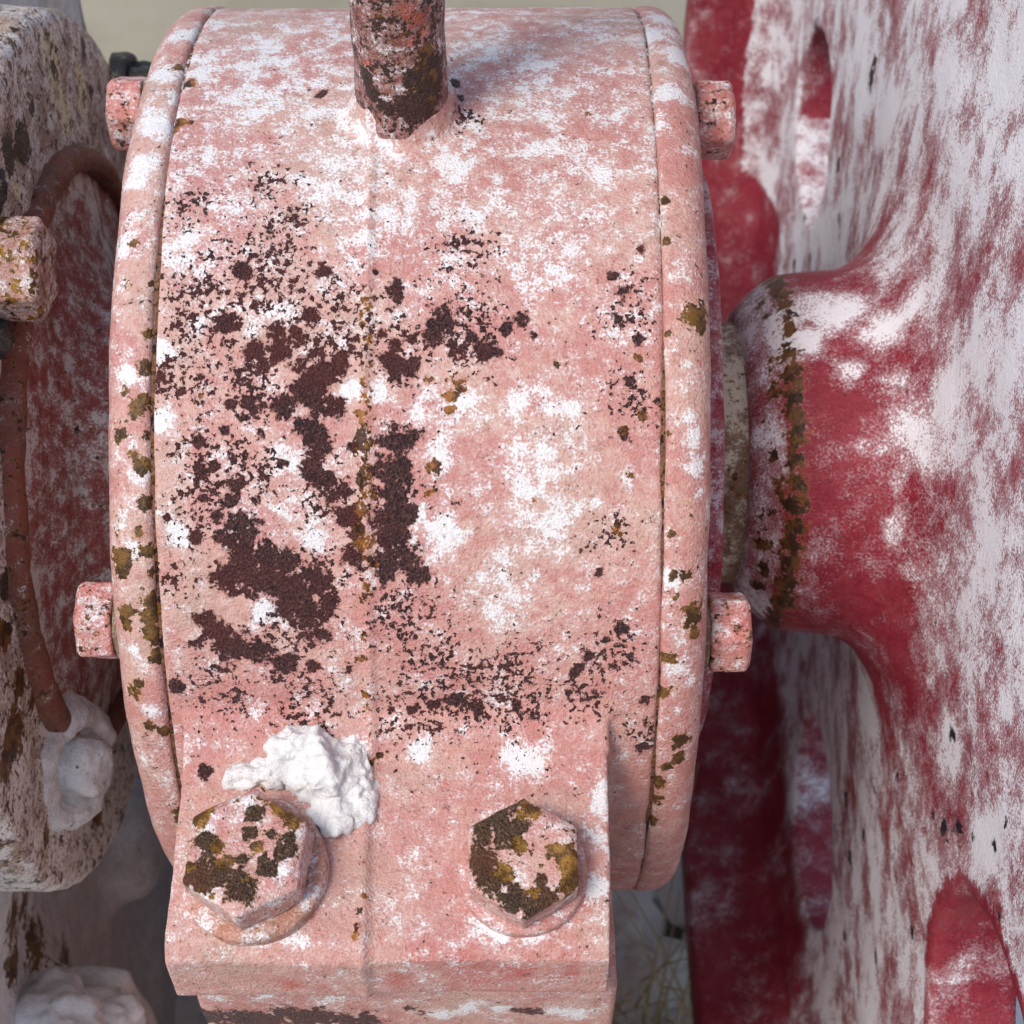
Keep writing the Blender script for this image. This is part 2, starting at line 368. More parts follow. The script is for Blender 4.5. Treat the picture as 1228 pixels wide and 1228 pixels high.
CAP_DUST = [(40.8,109.8,4.3),(40.6,101.6,3.7),(40.1,95.7,2.7),(38.4,117.1,4.4),(39.9,89.5,1.8),(39.4,84.2,1.5),(-35.2,80.6,4.7),(-41.1,76.3,6.4),(-69.9,92.5,20.0),(-84.9,97.5,13.6),(-45.8,79.5,17.1),(-37.7,84.2,9.8),(-65.5,101.6,18.4),(10.2,92.5,10.0),(5.9,97.5,9.1),(14.3,83.0,7.6),(12.8,70.3,7.3),(7.5,67.4,7.3),(-28.3,75.2,12.7),(-11.4,74.2,10.6),(-58.5,44.2,6.6),(-64.8,42.5,5.2),(-49.4,40.7,5.2),(-54.3,48.0,3.7),(-55.3,49.2,3.1),(-44.0,48.8,2.5),(-17.4,40.7,5.4),(-22.4,53.0,3.7),(-18.3,48.8,3.7),(-23.5,42.5,3.3),(9.5,52.6,9.2),(5.3,47.5,11.3),(1.2,53.4,8.2),(9.5,40.7,8.3),(-61.9,32.6,3.8),(-58.4,31.9,2.9),(-65.3,61.6,2.9),(-78.4,62.2,2.9),(-55.7,63.4,3.7),(-36.5,71.2,8.4),(-15.8,79.5,10.7),(-5.5,101.6,11.5),(38.3,101.6,6.9),(-87.5,59.4,4.1),(-86.1,52.6,3.7),(-83.5,40.7,3.3),(-39.9,55.1,3.3),(-32.7,55.1,3.3),(-27.7,62.9,2.9),(-37.8,50.1,2.5),(-2.9,33.7,8.3),(-82.5,70.3,8.4),(-15.2,54.3,6.2),(-80.2,80.6,8.6),(-53.8,89.5,11.0)]
CAP_RED = [(-59.2,18.7,7.6),(-61.0,20.9,6.4),(-11.5,23.0,14.9),(-28.7,21.4,12.9),(3.4,20.9,10.7),(-34.9,24.1,12.8),(-58.1,76.3,7.4),(22.8,20.9,10.7),(-78.4,19.8,10.8),(-52.0,24.1,10.6),(-11.3,30.0,10.5),(-29.7,58.5,6.2),(30.9,26.1,8.5),(-17.4,106.6,7.1),(-88.6,22.0,8.6),(-69.2,23.0,10.7)]
# wear marks: where paint is chipped, rusted or powdered (metres: x, y, z, radius)
FL_RUST = [(-0.1380,-0.0778,0.0518,0.0032),(-0.1380,-0.1038,0.0205,0.0033),(-0.1380,-0.1169,0.0151,0.0051),(-0.1380,-0.1281,0.0161,0.0037),(-0.1380,-0.0744,-0.1216,0.0059),(-0.1380,-0.0542,-0.1592,0.0057),(-0.1380,-0.0857,-0.0833,0.0045),(-0.1380,-0.1220,-0.0332,0.0025),(-0.1380,0.0243,0.1345,0.0012),(-0.1380,0.0525,0.1254,0.0012),(-0.1380,-0.0844,0.0414,0.0023),(-0.1380,-0.0997,0.0391,0.0032),(-0.1380,-0.1007,0.0069,0.0024)]
DISC_RUST = [(-0.1370,-0.0165,-0.0004,0.0032),(-0.1370,-0.0274,0.0044,0.0032),(-0.1370,-0.0137,0.0087,0.0027),(-0.1370,-0.0003,0.0056,0.0022),(-0.1370,-0.0201,-0.0175,0.0027),(-0.1370,0.0050,0.0238,0.0013),(-0.1370,-0.0448,-0.0031,0.0016)]
CRUST_RUST = [(-0.1300,-0.1051,-0.0231,0.0018),(-0.1300,-0.1111,-0.0035,0.0014),(-0.1300,-0.1045,-0.0290,0.0015),(-0.1300,-0.1184,0.0132,0.0014),(-0.1300,-0.1212,-0.0002,0.0012),(-0.1300,-0.0913,-0.0315,0.0013),(-0.1300,-0.0918,-0.0457,0.0013)]
WHEEL_CHIP = [(0.1285,-0.1186,0.0222,0.0011),(0.1285,-0.0889,-0.0612,0.0016),(0.1285,-0.0994,-0.0480,0.0016),(0.1285,-0.0702,-0.1293,0.0018),(0.1285,-0.0630,-0.1625,0.0019),(0.1285,-0.1349,0.0143,0.0009),(0.1285,0.2120,-0.0840,0.0019),(0.1285,0.2115,-0.1135,0.0023),(0.1285,0.0862,0.0952,0.0011),(0.1285,-0.1684,0.0076,0.0011),(0.1285,-0.1114,-0.1445,0.0018),(0.1285,-0.0780,-0.1956,0.0019),(0.1285,-0.1027,-0.0174,0.0010),(0.1285,-0.1397,-0.0003,0.0012),(0.1285,0.2965,-0.1254,0.0033),(0.1285,0.3003,-0.1473,0.0034),(0.1285,0.3020,-0.1683,0.0034),(0.1285,0.3078,-0.1909,0.0031),(0.1285,0.1325,0.0495,0.0027),(0.1285,0.1348,0.0549,0.0018),(0.1285,0.2516,-0.0114,0.0021),(0.1285,0.1607,-0.0133,0.0020),(0.1285,0.1817,-0.0811,0.0025),(0.1285,0.1358,-0.0182,0.0019),(0.1285,-0.1122,0.0052,0.0024),(0.1285,-0.1070,0.0059,0.0019),(0.1285,-0.0857,-0.0586,0.0022),(0.1285,-0.1248,-0.0229,0.0024),(0.1285,-0.1319,-0.0108,0.0021),(0.1285,-0.1192,-0.0307,0.0020),(0.1285,-0.1521,0.0158,0.0011),(0.1285,-0.0769,-0.0991,0.0017),(0.1285,0.0109,-0.2063,0.0028),(0.1285,-0.0262,-0.2112,0.0024),(0.1285,-0.0493,-0.2178,0.0027),(0.1285,-0.1281,-0.0855,0.0016),(0.1285,-0.0418,-0.1557,0.0022),(0.1285,-0.0699,-0.0969,0.0017),(0.1285,-0.1533,0.0295,0.0011),(0.1285,0.1496,0.0197,0.0013)]
WHEEL_RUST = [(0.1285,0.0238,0.0655,0.0018),(0.1285,-0.0176,0.0875,0.0009),(0.1285,-0.0171,0.0822,0.0010),(0.1329,-0.0163,0.0557,0.0010),(0.1243,-0.0347,0.0465,0.0015),(0.1198,-0.0461,0.0352,0.0012),(0.1171,-0.0528,0.0239,0.0012),(0.1257,-0.0559,0.0156,0.0013),(0.1002,-0.0353,0.0461,0.0010),(0.0942,-0.0576,-0.0068,0.0013)]
WHEEL_DUST = [(0.1285,0.0885,0.0673,0.0193),(0.1285,0.0040,0.1161,0.0185),(0.1285,0.1382,0.0577,0.0147),(0.1285,0.0088,0.1511,0.0132),(0.1285,0.0134,0.0767,0.0149),(0.1285,-0.0436,0.0987,0.0089),(0.1285,0.1416,-0.0399,0.0133),(0.1285,-0.0713,0.0762,0.0089),(0.1285,-0.1003,0.0628,0.0077),(0.1285,-0.0902,0.0171,0.0072),(0.1285,-0.0500,-0.0774,0.0173),(0.1285,-0.0236,-0.1306,0.0127),(0.1285,-0.0265,-0.1760,0.0133),(0.1285,-0.0958,-0.0819,0.0138),(0.1285,-0.0954,-0.1315,0.0177),(0.1285,-0.0999,-0.1924,0.0158),(0.1285,-0.1468,-0.0660,0.0152),(0.1285,-0.1303,0.0285,0.0056),(0.1285,0.2698,-0.0372,0.0111),(0.1285,0.2384,-0.1225,0.0099),(0.1285,-0.1282,0.0498,0.0065),(0.1285,0.2250,-0.0735,0.0104),(0.1285,-0.0864,-0.0445,0.0079),(0.0796,0.0021,0.0600,0.0101),(0.0977,0.0060,0.0597,0.0114),(0.1114,-0.0048,0.0598,0.0087),(0.1003,-0.0165,0.0577,0.0062),(0.1147,-0.0217,0.0559,0.0086),(0.1179,-0.0458,0.0388,0.0086),(0.1151,-0.0530,0.0281,0.0074),(0.0864,-0.0048,0.0598,0.0075)]
FL_CHIP = [(-0.1380,0.0178,0.1137,0.0043),(-0.1380,0.0055,0.1192,0.0037),(-0.1380,0.0355,0.1116,0.0019),(-0.1380,0.0977,0.0869,0.0027),(-0.1380,0.0629,0.1045,0.0020),(-0.1380,0.0917,0.0750,0.0016),(-0.1380,-0.0735,0.0502,0.0046),(-0.1380,-0.0891,0.0477,0.0032),(-0.1380,0.0537,0.0649,0.0016),(-0.1380,-0.0273,0.0126,0.0037),(-0.1380,-0.0485,0.0143,0.0025),(-0.1380,-0.0932,0.0130,0.0029)]
FL_DUST = [(-0.1380,-0.0617,0.0649,0.0069),(-0.1380,-0.0724,0.0562,0.0069),(-0.1380,-0.0795,0.0349,0.0071),(-0.1380,-0.0857,0.0190,0.0060),(-0.1380,-0.0299,-0.0095,0.0059),(-0.1380,-0.0476,-0.0171,0.0066),(-0.1380,-0.0083,-0.0060,0.0049),(-0.1380,0.0537,0.0717,0.0053),(-0.1380,0.0536,0.0581,0.0081),(-0.1380,0.0271,0.0875,0.0037),(-0.1380,0.0513,0.0422,0.0082),(-0.1380,-0.0875,-0.0427,0.0132),(-0.1380,-0.0930,-0.0097,0.0075),(-0.1380,0.0638,0.1173,0.0075),(-0.1380,-0.0596,-0.0622,0.0084),(-0.1380,-0.1218,0.0007,0.0095),(-0.1380,-0.0605,-0.1104,0.0119),(-0.1380,-0.0294,-0.1392,0.0095)]
FL_EXTRA = [(-0.1380,0.0619,0.1037,0.0101),(-0.1380,0.0619,0.1158,0.0062),(-0.1380,0.0828,0.0817,0.0081),(-0.1380,0.0036,0.1074,0.0033),(-0.1380,0.0619,0.0912,0.0078),(-0.1380,0.1218,0.0696,0.0057)]
FL_RED = [(-0.1380,-0.0018,0.0460,0.0090),(-0.1380,-0.0124,0.0311,0.0090),(-0.1380,0.0210,0.0451,0.0079),(-0.1380,-0.0245,0.0213,0.0078),(-0.1380,0.0077,0.0209,0.0081),(-0.1380,-0.0334,0.0077,0.0065),(-0.1380,-0.0615,-0.0491,0.0041)]
BODY_RUST = [(-0.1660,-0.1138,-0.1063,0.0084),(-0.1660,-0.1072,-0.1400,0.0088),(-0.1660,-0.0998,-0.1775,0.0081),(-0.1660,-0.1268,-0.1169,0.0073),(-0.1660,-0.0916,-0.2194,0.0066),(-0.1660,-0.1027,-0.1229,0.0058)]
EAR_CHIP = [(-0.0352,-0.1492,0.0415,0.0008),(-0.0365,-0.1610,0.0393,0.0006),(-0.0371,-0.1663,0.0383,0.0006),(-0.0157,-0.1492,0.0415,0.0008),(-0.0179,-0.1448,0.0423,0.0006),(-0.0634,-0.1930,0.0333,0.0010),(-0.0593,-0.1933,0.0332,0.0010),(-0.0115,-0.1448,0.0423,0.0006),(0.0175,-0.1888,0.0341,0.0010),(-0.0265,-0.1448,0.0423,0.0006),(-0.0167,-0.1535,0.0407,0.0011),(-0.0156,-0.1557,0.0403,0.0008),(-0.0376,-0.1838,0.0350,0.0012),(-0.0382,-0.1918,0.0335,0.0014),(-0.0787,-0.1448,0.0423,0.0017)]
EAR_RUST = [(-0.0360,-0.1725,0.0371,0.0006),(-0.0368,-0.1767,0.0364,0.0008),(-0.0373,-0.1807,0.0356,0.0012),(-0.0379,-0.1858,0.0346,0.0014),(-0.0383,-0.1908,0.0337,0.0010),(-0.0211,-0.1900,0.0339,0.0010),(-0.0180,-0.1898,0.0339,0.0010),(-0.0150,-0.1896,0.0339,0.0010),(-0.0241,-0.1902,0.0338,0.0008),(-0.0364,-0.1459,0.0421,0.0009),(-0.0361,-0.1426,0.0427,0.0009),(-0.0799,-0.1898,0.0339,0.0010),(-0.0811,-0.1878,0.0343,0.0008),(-0.0695,-0.1928,0.0333,0.0006),(-0.0341,-0.1404,0.0431,0.0009)]
EAR_DUST = [(0.0024,-0.1415,0.0429,0.0047),(-0.0009,-0.1404,0.0431,0.0034),(0.0066,-0.1426,0.0427,0.0026),(-0.0456,-0.1459,0.0421,0.0075),(-0.0415,-0.1415,0.0429,0.0054),(-0.0473,-0.1546,0.0405,0.0042),(-0.0029,-0.1838,0.0350,0.0045),(-0.0090,-0.1848,0.0348,0.0037),(0.0053,-0.1858,0.0346,0.0033),(-0.0618,-0.1868,0.0345,0.0028),(-0.0526,-0.1878,0.0343,0.0028),(0.0212,-0.1610,0.0393,0.0029),(0.0202,-0.1736,0.0369,0.0029),(0.0224,-0.1524,0.0409,0.0030),(0.0242,-0.1481,0.0417,0.0019),(0.0244,-0.1567,0.0401,0.0019),(0.0242,-0.1652,0.0385,0.0019),(0.0240,-0.1736,0.0369,0.0019),(0.0238,-0.1797,0.0358,0.0018),(0.0227,-0.1818,0.0354,0.0025),(0.0215,-0.1878,0.0343,0.0020),(-0.0293,-0.1868,0.0345,0.0016),(-0.0245,-0.1393,0.0434,0.0030)]
EAR_RED = [(-0.0111,-0.1915,0.0232,0.0082),(0.0012,-0.1915,0.0232,0.0082),(0.0136,-0.1915,0.0232,0.0082),(-0.0278,-0.1915,0.0208,0.0073),(-0.0549,-0.1915,0.0183,0.0052),(0.0156,-0.1777,0.0362,0.0072),(-0.0231,-0.1918,0.0335,0.0081),(0.0073,-0.1937,0.0332,0.0081),(-0.0109,-0.1937,0.0332,0.0081),(-0.0532,-0.1947,0.0330,0.0060),(0.0178,-0.1694,0.0377,0.0052),(0.0154,-0.1918,0.0335,0.0081),(0.0012,-0.1818,0.0354,0.0041),(-0.0179,-0.1481,0.0417,0.0032)]
BASE_CHIP = [(-0.0827,-0.1880,-0.0133,0.0053),(-0.0779,-0.1880,-0.0139,0.0053),(-0.0731,-0.1880,-0.0144,0.0053),(-0.0683,-0.1880,-0.0150,0.0053),(-0.0635,-0.1880,-0.0155,0.0053),(-0.0583,-0.1880,-0.0122,0.0053),(-0.0535,-0.1880,-0.0127,0.0053),(-0.0487,-0.1880,-0.0133,0.0053),(-0.0438,-0.1880,-0.0139,0.0053),(-0.0390,-0.1880,-0.0144,0.0053),(-0.0271,-0.1880,-0.0067,0.0017),(-0.0228,-0.1880,-0.0083,0.0018),(0.0024,-0.1880,-0.0067,0.0022),(0.0057,-0.1880,-0.0078,0.0022)]
BASE_DUST = [(-0.0762,-0.1880,0.0024,0.0032),(-0.0633,-0.1880,0.0024,0.0034),(-0.0118,-0.1880,-0.0056,0.0044),(-0.0031,-0.1880,-0.0056,0.0026),(0.0145,-0.1880,-0.0083,0.0044),(-0.0185,-0.1880,-0.0111,0.0031),(-0.0461,-0.1880,0.0014,0.0026)]
BOLT_R_CHIP = [(-0.0049,-0.1619,0.0516,0.0041),(-0.0022,-0.1672,0.0507,0.0039),(-0.0069,-0.1672,0.0507,0.0028),(-0.0073,-0.1734,0.0498,0.0034),(-0.0048,-0.1785,0.0489,0.0031),(0.0002,-0.1836,0.0481,0.0031),(0.0042,-0.1852,0.0479,0.0025),(0.0082,-0.1832,0.0482,0.0025),(-0.0008,-0.1583,0.0522,0.0029),(0.0022,-0.1651,0.0511,0.0020),(-0.0090,-0.1630,0.0514,0.0020),(0.0132,-0.1805,0.0486,0.0017),(0.0072,-0.1785,0.0489,0.0014)]
BOLT_R_RUST = [(0.0129,-0.1734,0.0498,0.0025),(0.0153,-0.1765,0.0493,0.0025),(0.0142,-0.1795,0.0488,0.0020),(0.0043,-0.1613,0.0517,0.0022),(0.0016,-0.1703,0.0503,0.0017),(-0.0018,-0.1765,0.0493,0.0017),(0.0103,-0.1718,0.0500,0.0017),(0.0052,-0.1815,0.0485,0.0014),(-0.0029,-0.1588,0.0521,0.0014),(0.0158,-0.1693,0.0504,0.0011)]
BOLT_R_DUST = [(-0.0029,-0.1566,0.0524,0.0016),(0.0054,-0.1545,0.0528,0.0019),(0.0135,-0.1598,0.0519,0.0016),(0.0023,-0.1549,0.0527,0.0019),(0.0095,-0.1566,0.0524,0.0016)]
BOLT_L_CHIP = [(-0.0763,-0.1777,0.0517,0.0028),(-0.0701,-0.1789,0.0518,0.0031),(-0.0653,-0.1814,0.0517,0.0034),(-0.0733,-0.1710,0.0528,0.0025),(-0.0549,-0.1731,0.0534,0.0022),(-0.0586,-0.1771,0.0526,0.0020),(-0.0633,-0.1687,0.0536,0.0017),(-0.0744,-0.1808,0.0513,0.0020),(-0.0541,-0.1700,0.0539,0.0017),(-0.0627,-0.1635,0.0544,0.0017),(-0.0648,-0.1749,0.0526,0.0014),(-0.0582,-0.1688,0.0538,0.0014)]
BOLT_L_RUST = [(-0.0764,-0.1599,0.0542,0.0028),(-0.0769,-0.1631,0.0537,0.0025),(-0.0745,-0.1574,0.0546,0.0022),(-0.0546,-0.1630,0.0548,0.0025),(-0.0568,-0.1609,0.0550,0.0022),(-0.0534,-0.1658,0.0545,0.0017),(-0.0708,-0.1717,0.0528,0.0014),(-0.0688,-0.1758,0.0523,0.0014),(-0.0778,-0.1767,0.0518,0.0014),(-0.0611,-0.1719,0.0533,0.0014)]
BOLT_L_DUST = [(-0.0736,-0.1674,0.0533,0.0016),(-0.0538,-0.1741,0.0533,0.0016),(-0.0566,-0.1782,0.0526,0.0016),(-0.0640,-0.1602,0.0547,0.0018),(-0.0674,-0.1569,0.0550,0.0018),(-0.0532,-0.1690,0.0541,0.0014)]
COVER_L_RUST = [(-0.0982,-0.1111,0.0860,0.0021),(-0.0977,-0.1130,0.0835,0.0012),(-0.0904,-0.1168,0.0781,0.0017),(-0.0901,-0.1192,0.0743,0.0019),(-0.0900,-0.1216,0.0704,0.0017),(-0.0969,-0.1186,0.0753,0.0013),(-0.0976,-0.1204,0.0724,0.0013),(-0.0901,-0.1250,0.0642,0.0013),(-0.0908,-0.1015,0.0972,0.0012),(-0.0912,-0.0948,0.1037,0.0012),(-0.0916,-0.0837,0.1128,0.0016),(-0.0967,-0.0886,0.1090,0.0014),(-0.0932,-0.0925,0.1057,0.0008),(-0.0903,-0.0752,0.1187,0.0012),(-0.0920,-0.1064,0.0918,0.0010),(-0.0953,-0.0804,0.1152,0.0008),(-0.0887,-0.1227,0.0684,0.0013),(-0.0988,-0.1064,0.0918,0.0010),(-0.0968,-0.1292,0.0553,0.0013),(-0.0955,-0.1282,0.0576,0.0009),(-0.0937,-0.1330,0.0454,0.0009),(-0.0906,-0.1334,0.0440,0.0009),(-0.0903,-0.1400,0.0120,0.0014),(-0.0898,-0.1403,0.0079,0.0014),(-0.0895,-0.0886,0.1090,0.0010),(-0.0900,-0.0821,0.1140,0.0010),(-0.0901,-0.1091,0.0885,0.0010),(-0.0890,-0.1130,0.0835,0.0010),(-0.0893,-0.1007,0.0979,0.0008),(-0.0891,-0.0562,0.1288,0.0008),(-0.0886,-0.0477,0.1322,0.0008),(-0.0897,-0.1339,0.0427,0.0009),(-0.0874,-0.1363,0.0342,0.0009),(-0.0895,-0.0679,0.1230,0.0008),(-0.0964,-0.0562,0.1288,0.0008),(-0.0951,-0.0455,0.1329,0.0008),(-0.0903,0.0176,0.1394,0.0009),(-0.0974,-0.0978,0.1009,0.0006)]
COVER_L_DUST = [(-0.0962,-0.0233,0.1386,0.0054),(-0.0946,-0.0085,0.1402,0.0055),(-0.0931,0.0132,0.1399,0.0056),(-0.0972,-0.0455,0.1329,0.0042),(-0.0985,-0.0562,0.1288,0.0029),(-0.0944,-0.0769,0.1176,0.0029),(-0.0923,-0.0963,0.1023,0.0029),(-0.0939,-0.1091,0.0885,0.0025),(-0.0901,0.0388,0.1350,0.0070),(-0.0882,0.0016,0.1405,0.0044),(-0.0956,-0.1239,0.0663,0.0021),(-0.0931,-0.1311,0.0505,0.0021)]
COVER_R_RUST = [(0.0463,-0.0641,0.1250,0.0023),(0.0484,-0.0632,0.1255,0.0019),(0.0447,-0.0622,0.1260,0.0012),(0.0489,-0.0602,0.1269,0.0012),(0.0481,-0.0520,0.1305,0.0013),(0.0490,-0.0455,0.1329,0.0010),(0.0491,-0.0698,0.1219,0.0010),(0.0485,-0.0821,0.1140,0.0008),(0.0390,-0.0455,0.1329,0.0008),(0.0388,-0.0337,0.1364,0.0008),(0.0388,-0.0679,0.1230,0.0006),(0.0451,-0.1186,0.0753,0.0017),(0.0473,-0.1198,0.0734,0.0015),(0.0470,-0.1216,0.0704,0.0013),(0.0434,-0.1130,0.0835,0.0010),(0.0403,-0.1130,0.0835,0.0008),(0.0408,-0.1162,0.0790,0.0008),(0.0430,-0.1180,0.0762,0.0008),(0.0480,-0.1143,0.0817,0.0010),(0.0393,-0.1250,0.0642,0.0011),(0.0386,-0.1292,0.0553,0.0011),(0.0441,-0.1347,0.0400,0.0015),(0.0440,-0.1363,0.0342,0.0011),(0.0384,-0.1383,0.0247,0.0016),(0.0379,-0.1394,0.0177,0.0013),(0.0378,-0.1403,0.0079,0.0014),(0.0409,-0.1370,0.0312,0.0009),(0.0469,-0.0455,0.1329,0.0008),(0.0471,-0.0787,0.1164,0.0008),(0.0477,-0.1077,0.0902,0.0008),(0.0394,-0.1064,0.0918,0.0006),(0.0380,-0.0886,0.1090,0.0006)]
COVER_R_DUST = [(0.0454,-0.0886,0.1090,0.0029),(0.0464,-0.0948,0.1037,0.0029),(0.0475,-0.0993,0.0994,0.0021),(0.0443,-0.0854,0.1116,0.0025),(0.0386,-0.1130,0.0835,0.0029),(0.0422,-0.1216,0.0704,0.0034),(0.0415,-0.1261,0.0621,0.0030),(0.0450,0.0550,0.1293,0.0073),(0.0462,0.0272,0.1378,0.0057),(0.0413,0.0053,0.1404,0.0044),(0.0413,0.0388,0.1350,0.0070),(0.0434,-0.0752,0.1187,0.0021),(0.0470,-0.1282,0.0576,0.0021),(0.0384,-0.0085,0.1402,0.0022)]
PIPE_CHIP = [(-0.0239,-0.0120,0.1586,0.0026),(-0.0210,-0.0120,0.1535,0.0026),(-0.0264,-0.0120,0.1509,0.0030),(-0.0307,-0.0120,0.1496,0.0022),(-0.0197,-0.0120,0.1611,0.0022),(-0.0233,-0.0120,0.1483,0.0022),(-0.0190,-0.0120,0.1509,0.0017),(-0.0348,-0.0120,0.1535,0.0015),(-0.0366,-0.0120,0.1574,0.0013),(-0.0278,-0.0120,0.1661,0.0013)]
PIPE_RUST = [(-0.0215,-0.0120,0.1661,0.0017),(-0.0238,-0.0120,0.1624,0.0017),(-0.0208,-0.0120,0.1574,0.0017),(-0.0252,-0.0120,0.1548,0.0017),(-0.0200,-0.0120,0.1509,0.0013),(-0.0296,-0.0120,0.1710,0.0009)]
PIPE_RED = [(-0.0242,-0.0120,0.1758,0.0030),(-0.0235,-0.0120,0.1698,0.0035),(-0.0353,-0.0120,0.1611,0.0022),(-0.0251,-0.0120,0.1782,0.0030),(-0.0233,-0.0120,0.1483,0.0030)]

# ------------------------------------------------------------------ ground and background
soil = simple('gravel_soil', (.30, .26, .20), (.42, .38, .32), 60, .01)
def grid_plane(size):
    return mesh_from([(np.array([(-size, -size, GROUND), (size, -size, GROUND), (size, size, GROUND), (-size, size, GROUND)]), [[0, 1, 2, 3]])], 'ground')
g = add('ground', grid_plane(40), soil); g['kind'] = 'structure'

random.seed(4)
def gravel():
    base = bmesh.new(); bmesh.ops.create_icosphere(base, subdivisions=1, radius=1)
    bv = np.array([v.co[:] for v in base.verts]); bf = [[v.index for v in f.verts] for f in base.faces]; base.free()
    vs, fs, off = [], [], 0
    for k in range(2600):
        x, y = random.uniform(-.2, .32), random.uniform(-.4, .35)
        r = random.choice((.005, .008, .011, .014, .018)) * random.uniform(.8, 1.2)
        v = bv * (1 + .28 * np.random.RandomState(k).randn(len(bv), 1) * .5)
        v = v * np.array([random.uniform(.8, 1.4), random.uniform(.7, 1.2), random.uniform(.5, .8)]) * r
        a = random.uniform(0, 6.28); c, s = math.cos(a), math.sin(a)
        v = v @ np.array([[c, s, 0], [-s, c, 0], [0, 0, 1]])
        vs.append(v + np.array([x, y, GROUND + r * .25])); fs += [[i + off for i in f] for f in bf]; off += len(bv)
    me = bpy.data.meshes.new('gravel'); me.from_pydata(np.concatenate(vs).tolist(), [], fs)
    return me
gm = simple('gravel_stone', (.84, .83, .79), (.60, .59, .56), 25, .003)
gr = add('gravel', gravel(), gm); gr['kind'] = 'stuff'; tag(gr, 'loose pale grey gravel on the ground beneath the machine', 'gravel')
def grass():
    vs, fs = [], []
    for k in range(150):
        x, y = .065 + random.gauss(0, .022), -.09 + random.gauss(0, .035)
        h, a = random.uniform(.05, .13), random.uniform(0, 6.28)
        lean = random.uniform(.2, .9) * h; w = .0011
        dx, dy = math.cos(a), math.sin(a); o = len(vs)
        for i in range(4):
            u = i / 3; q = w * (1 - .8 * u)
            c = (x + dx * lean * u * u, y + dy * lean * u * u, GROUND + h * (u - .25 * u * u))
            vs.append((c[0] - dy * q, c[1] + dx * q, c[2])); vs.append((c[0] + dy * q, c[1] - dx * q, c[2]))
        for i in range(3): fs.append([o + 2 * i, o + 2 * i + 1, o + 2 * i + 3, o + 2 * i + 2])
    me = bpy.data.meshes.new('dry_grass'); me.from_pydata(vs, [], fs); return me
gs = add('dry_grass', grass(), simple('dry_straw', (.50, .42, .24), (.38, .33, .18), 30, .0005)); gs['kind'] = 'stuff'
tag(gs, 'tuft of dry straw-coloured grass growing between the gravel', 'grass')

wm = simple('pale_concrete', (.50, .49, .41), (.40, .385, .30), 9, .002)
wall = add('kerb_wall', cast([box(-1.2, 1.2, .70, .82, GROUND - .02, -.13)], 'kerb_wall', .012, 2, lump=.004, lump_scale=6), wm)
tag(wall, 'low pale beige concrete wall behind the bearing housing', 'wall')

# ------------------------------------------------------------------ the crimson wheel with its hub and shaft
wheel = thing('belt_wheel', (.14, 0, -.338), 'large crimson cast wheel with hub and round lightening holes, dusted white', 'wheel')
hub_profile = [(.2, 0), (.2, .06), (.165, .08), (.157, .11), (.157, .25), (.16, .295), (.18, .312), (.21, .316), (.21, .340), (.083, .340), (.083, .315),
               (.108, .313), (.120, .306), (.127, .288), (.130, .25), (.128, .15), (.125, .11), (.1235, .09), (.120, .075), (.114, .065), (.106, .060), (.086, .0578),
               (.083, .0565), (.0725, .0465), (.0715, .0445), (.0715, .0)]
holes = [(-11, .226, .041), (-92, .232, .046), (-166, .20, .053), (86, .228, .045)]
cutters = [place(revolve([(.05, 0), (.05, r), (.25, r), (.25, 0)], 48), (0, rr * math.cos(R(a)), rr * math.sin(R(a)))) for a, rr, r in holes]
wme = cast([revolve(hub_profile, 160)], 'wheel_casting', .0022, 5, cutters, lump=.0009, lump_scale=22)
HUB_END = [(.0838, .0565 * math.cos(R(a)), .0565 * math.sin(R(a)), .0030 + .0018 * abs(math.sin(a * .9))) for a in range(0, 360, 7)]
random.seed(21)
HUB_END += [(.0735 + random.uniform(0, .008), .0515 * math.cos(R(a)), .0515 * math.sin(R(a)), random.uniform(.002, .0042)) for a in range(0, 360, 11)]
wear(wme, 'chip', [(x, y, z, r * 1.5) for x, y, z, r in WHEEL_CHIP])
wear(wme, 'rust', HUB_END + WHEEL_RUST)
def wheel_dust_and_light(p):
    r = np.hypot(p[:, 1], p[:, 2])
    web = np.where((p[:, 0] > .100) & (p[:, 0] < .1325) & (r < .311), .60, 0) * np.where(p[:, 2] > -.12, 1, np.clip((.290 - r) / .02, 0, 1))
    web = web * np.where(r < .12, np.clip((p[:, 0] - .100) / .026, 0, 1), 1)
    low = np.exp(-(((p[:, 1] + .075) / .05) ** 2 + ((p[:, 2] + .02) / .05) ** 2))
    web = web * (1 - .75 * low * (r < .15))
    web = np.where(p[:, 0] < .0815, .32, web) * np.where((p[:, 0] < .09) & (r > .2), 0, 1)
    for a, rr, hr in holes:            # powder lies low in two upper bores; painted light pales the bottom bore
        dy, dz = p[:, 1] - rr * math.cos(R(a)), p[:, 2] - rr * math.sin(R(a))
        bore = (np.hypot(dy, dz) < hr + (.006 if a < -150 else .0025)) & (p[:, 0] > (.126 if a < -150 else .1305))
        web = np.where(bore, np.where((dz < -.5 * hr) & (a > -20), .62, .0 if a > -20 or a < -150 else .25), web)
    return web.astype(np.float32)
wear(wme, 'dust', [(x, y, z, r, .95) for x, y, z, r in WHEEL_DUST if not (y < -.14 and z < .03)], mode='soft', extra=wheel_dust_and_light)
wear(wme, 'red', [], base=0)
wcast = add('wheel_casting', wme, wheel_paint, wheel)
sh = cast([revolve([(-.17, 0), (-.17, .0425), (.09, .0425), (.09, 0)], 96)], 'shaft', .0022, 1, lump=.0006, lump_scale=40)
wear(sh, 'dust', [(.068, -.012, .041, .012), (.064, -.004, .042, .012)], mode='soft')  # cream along the top paints the light falling on the shaft
add('shaft', sh, steel_paint, wheel)

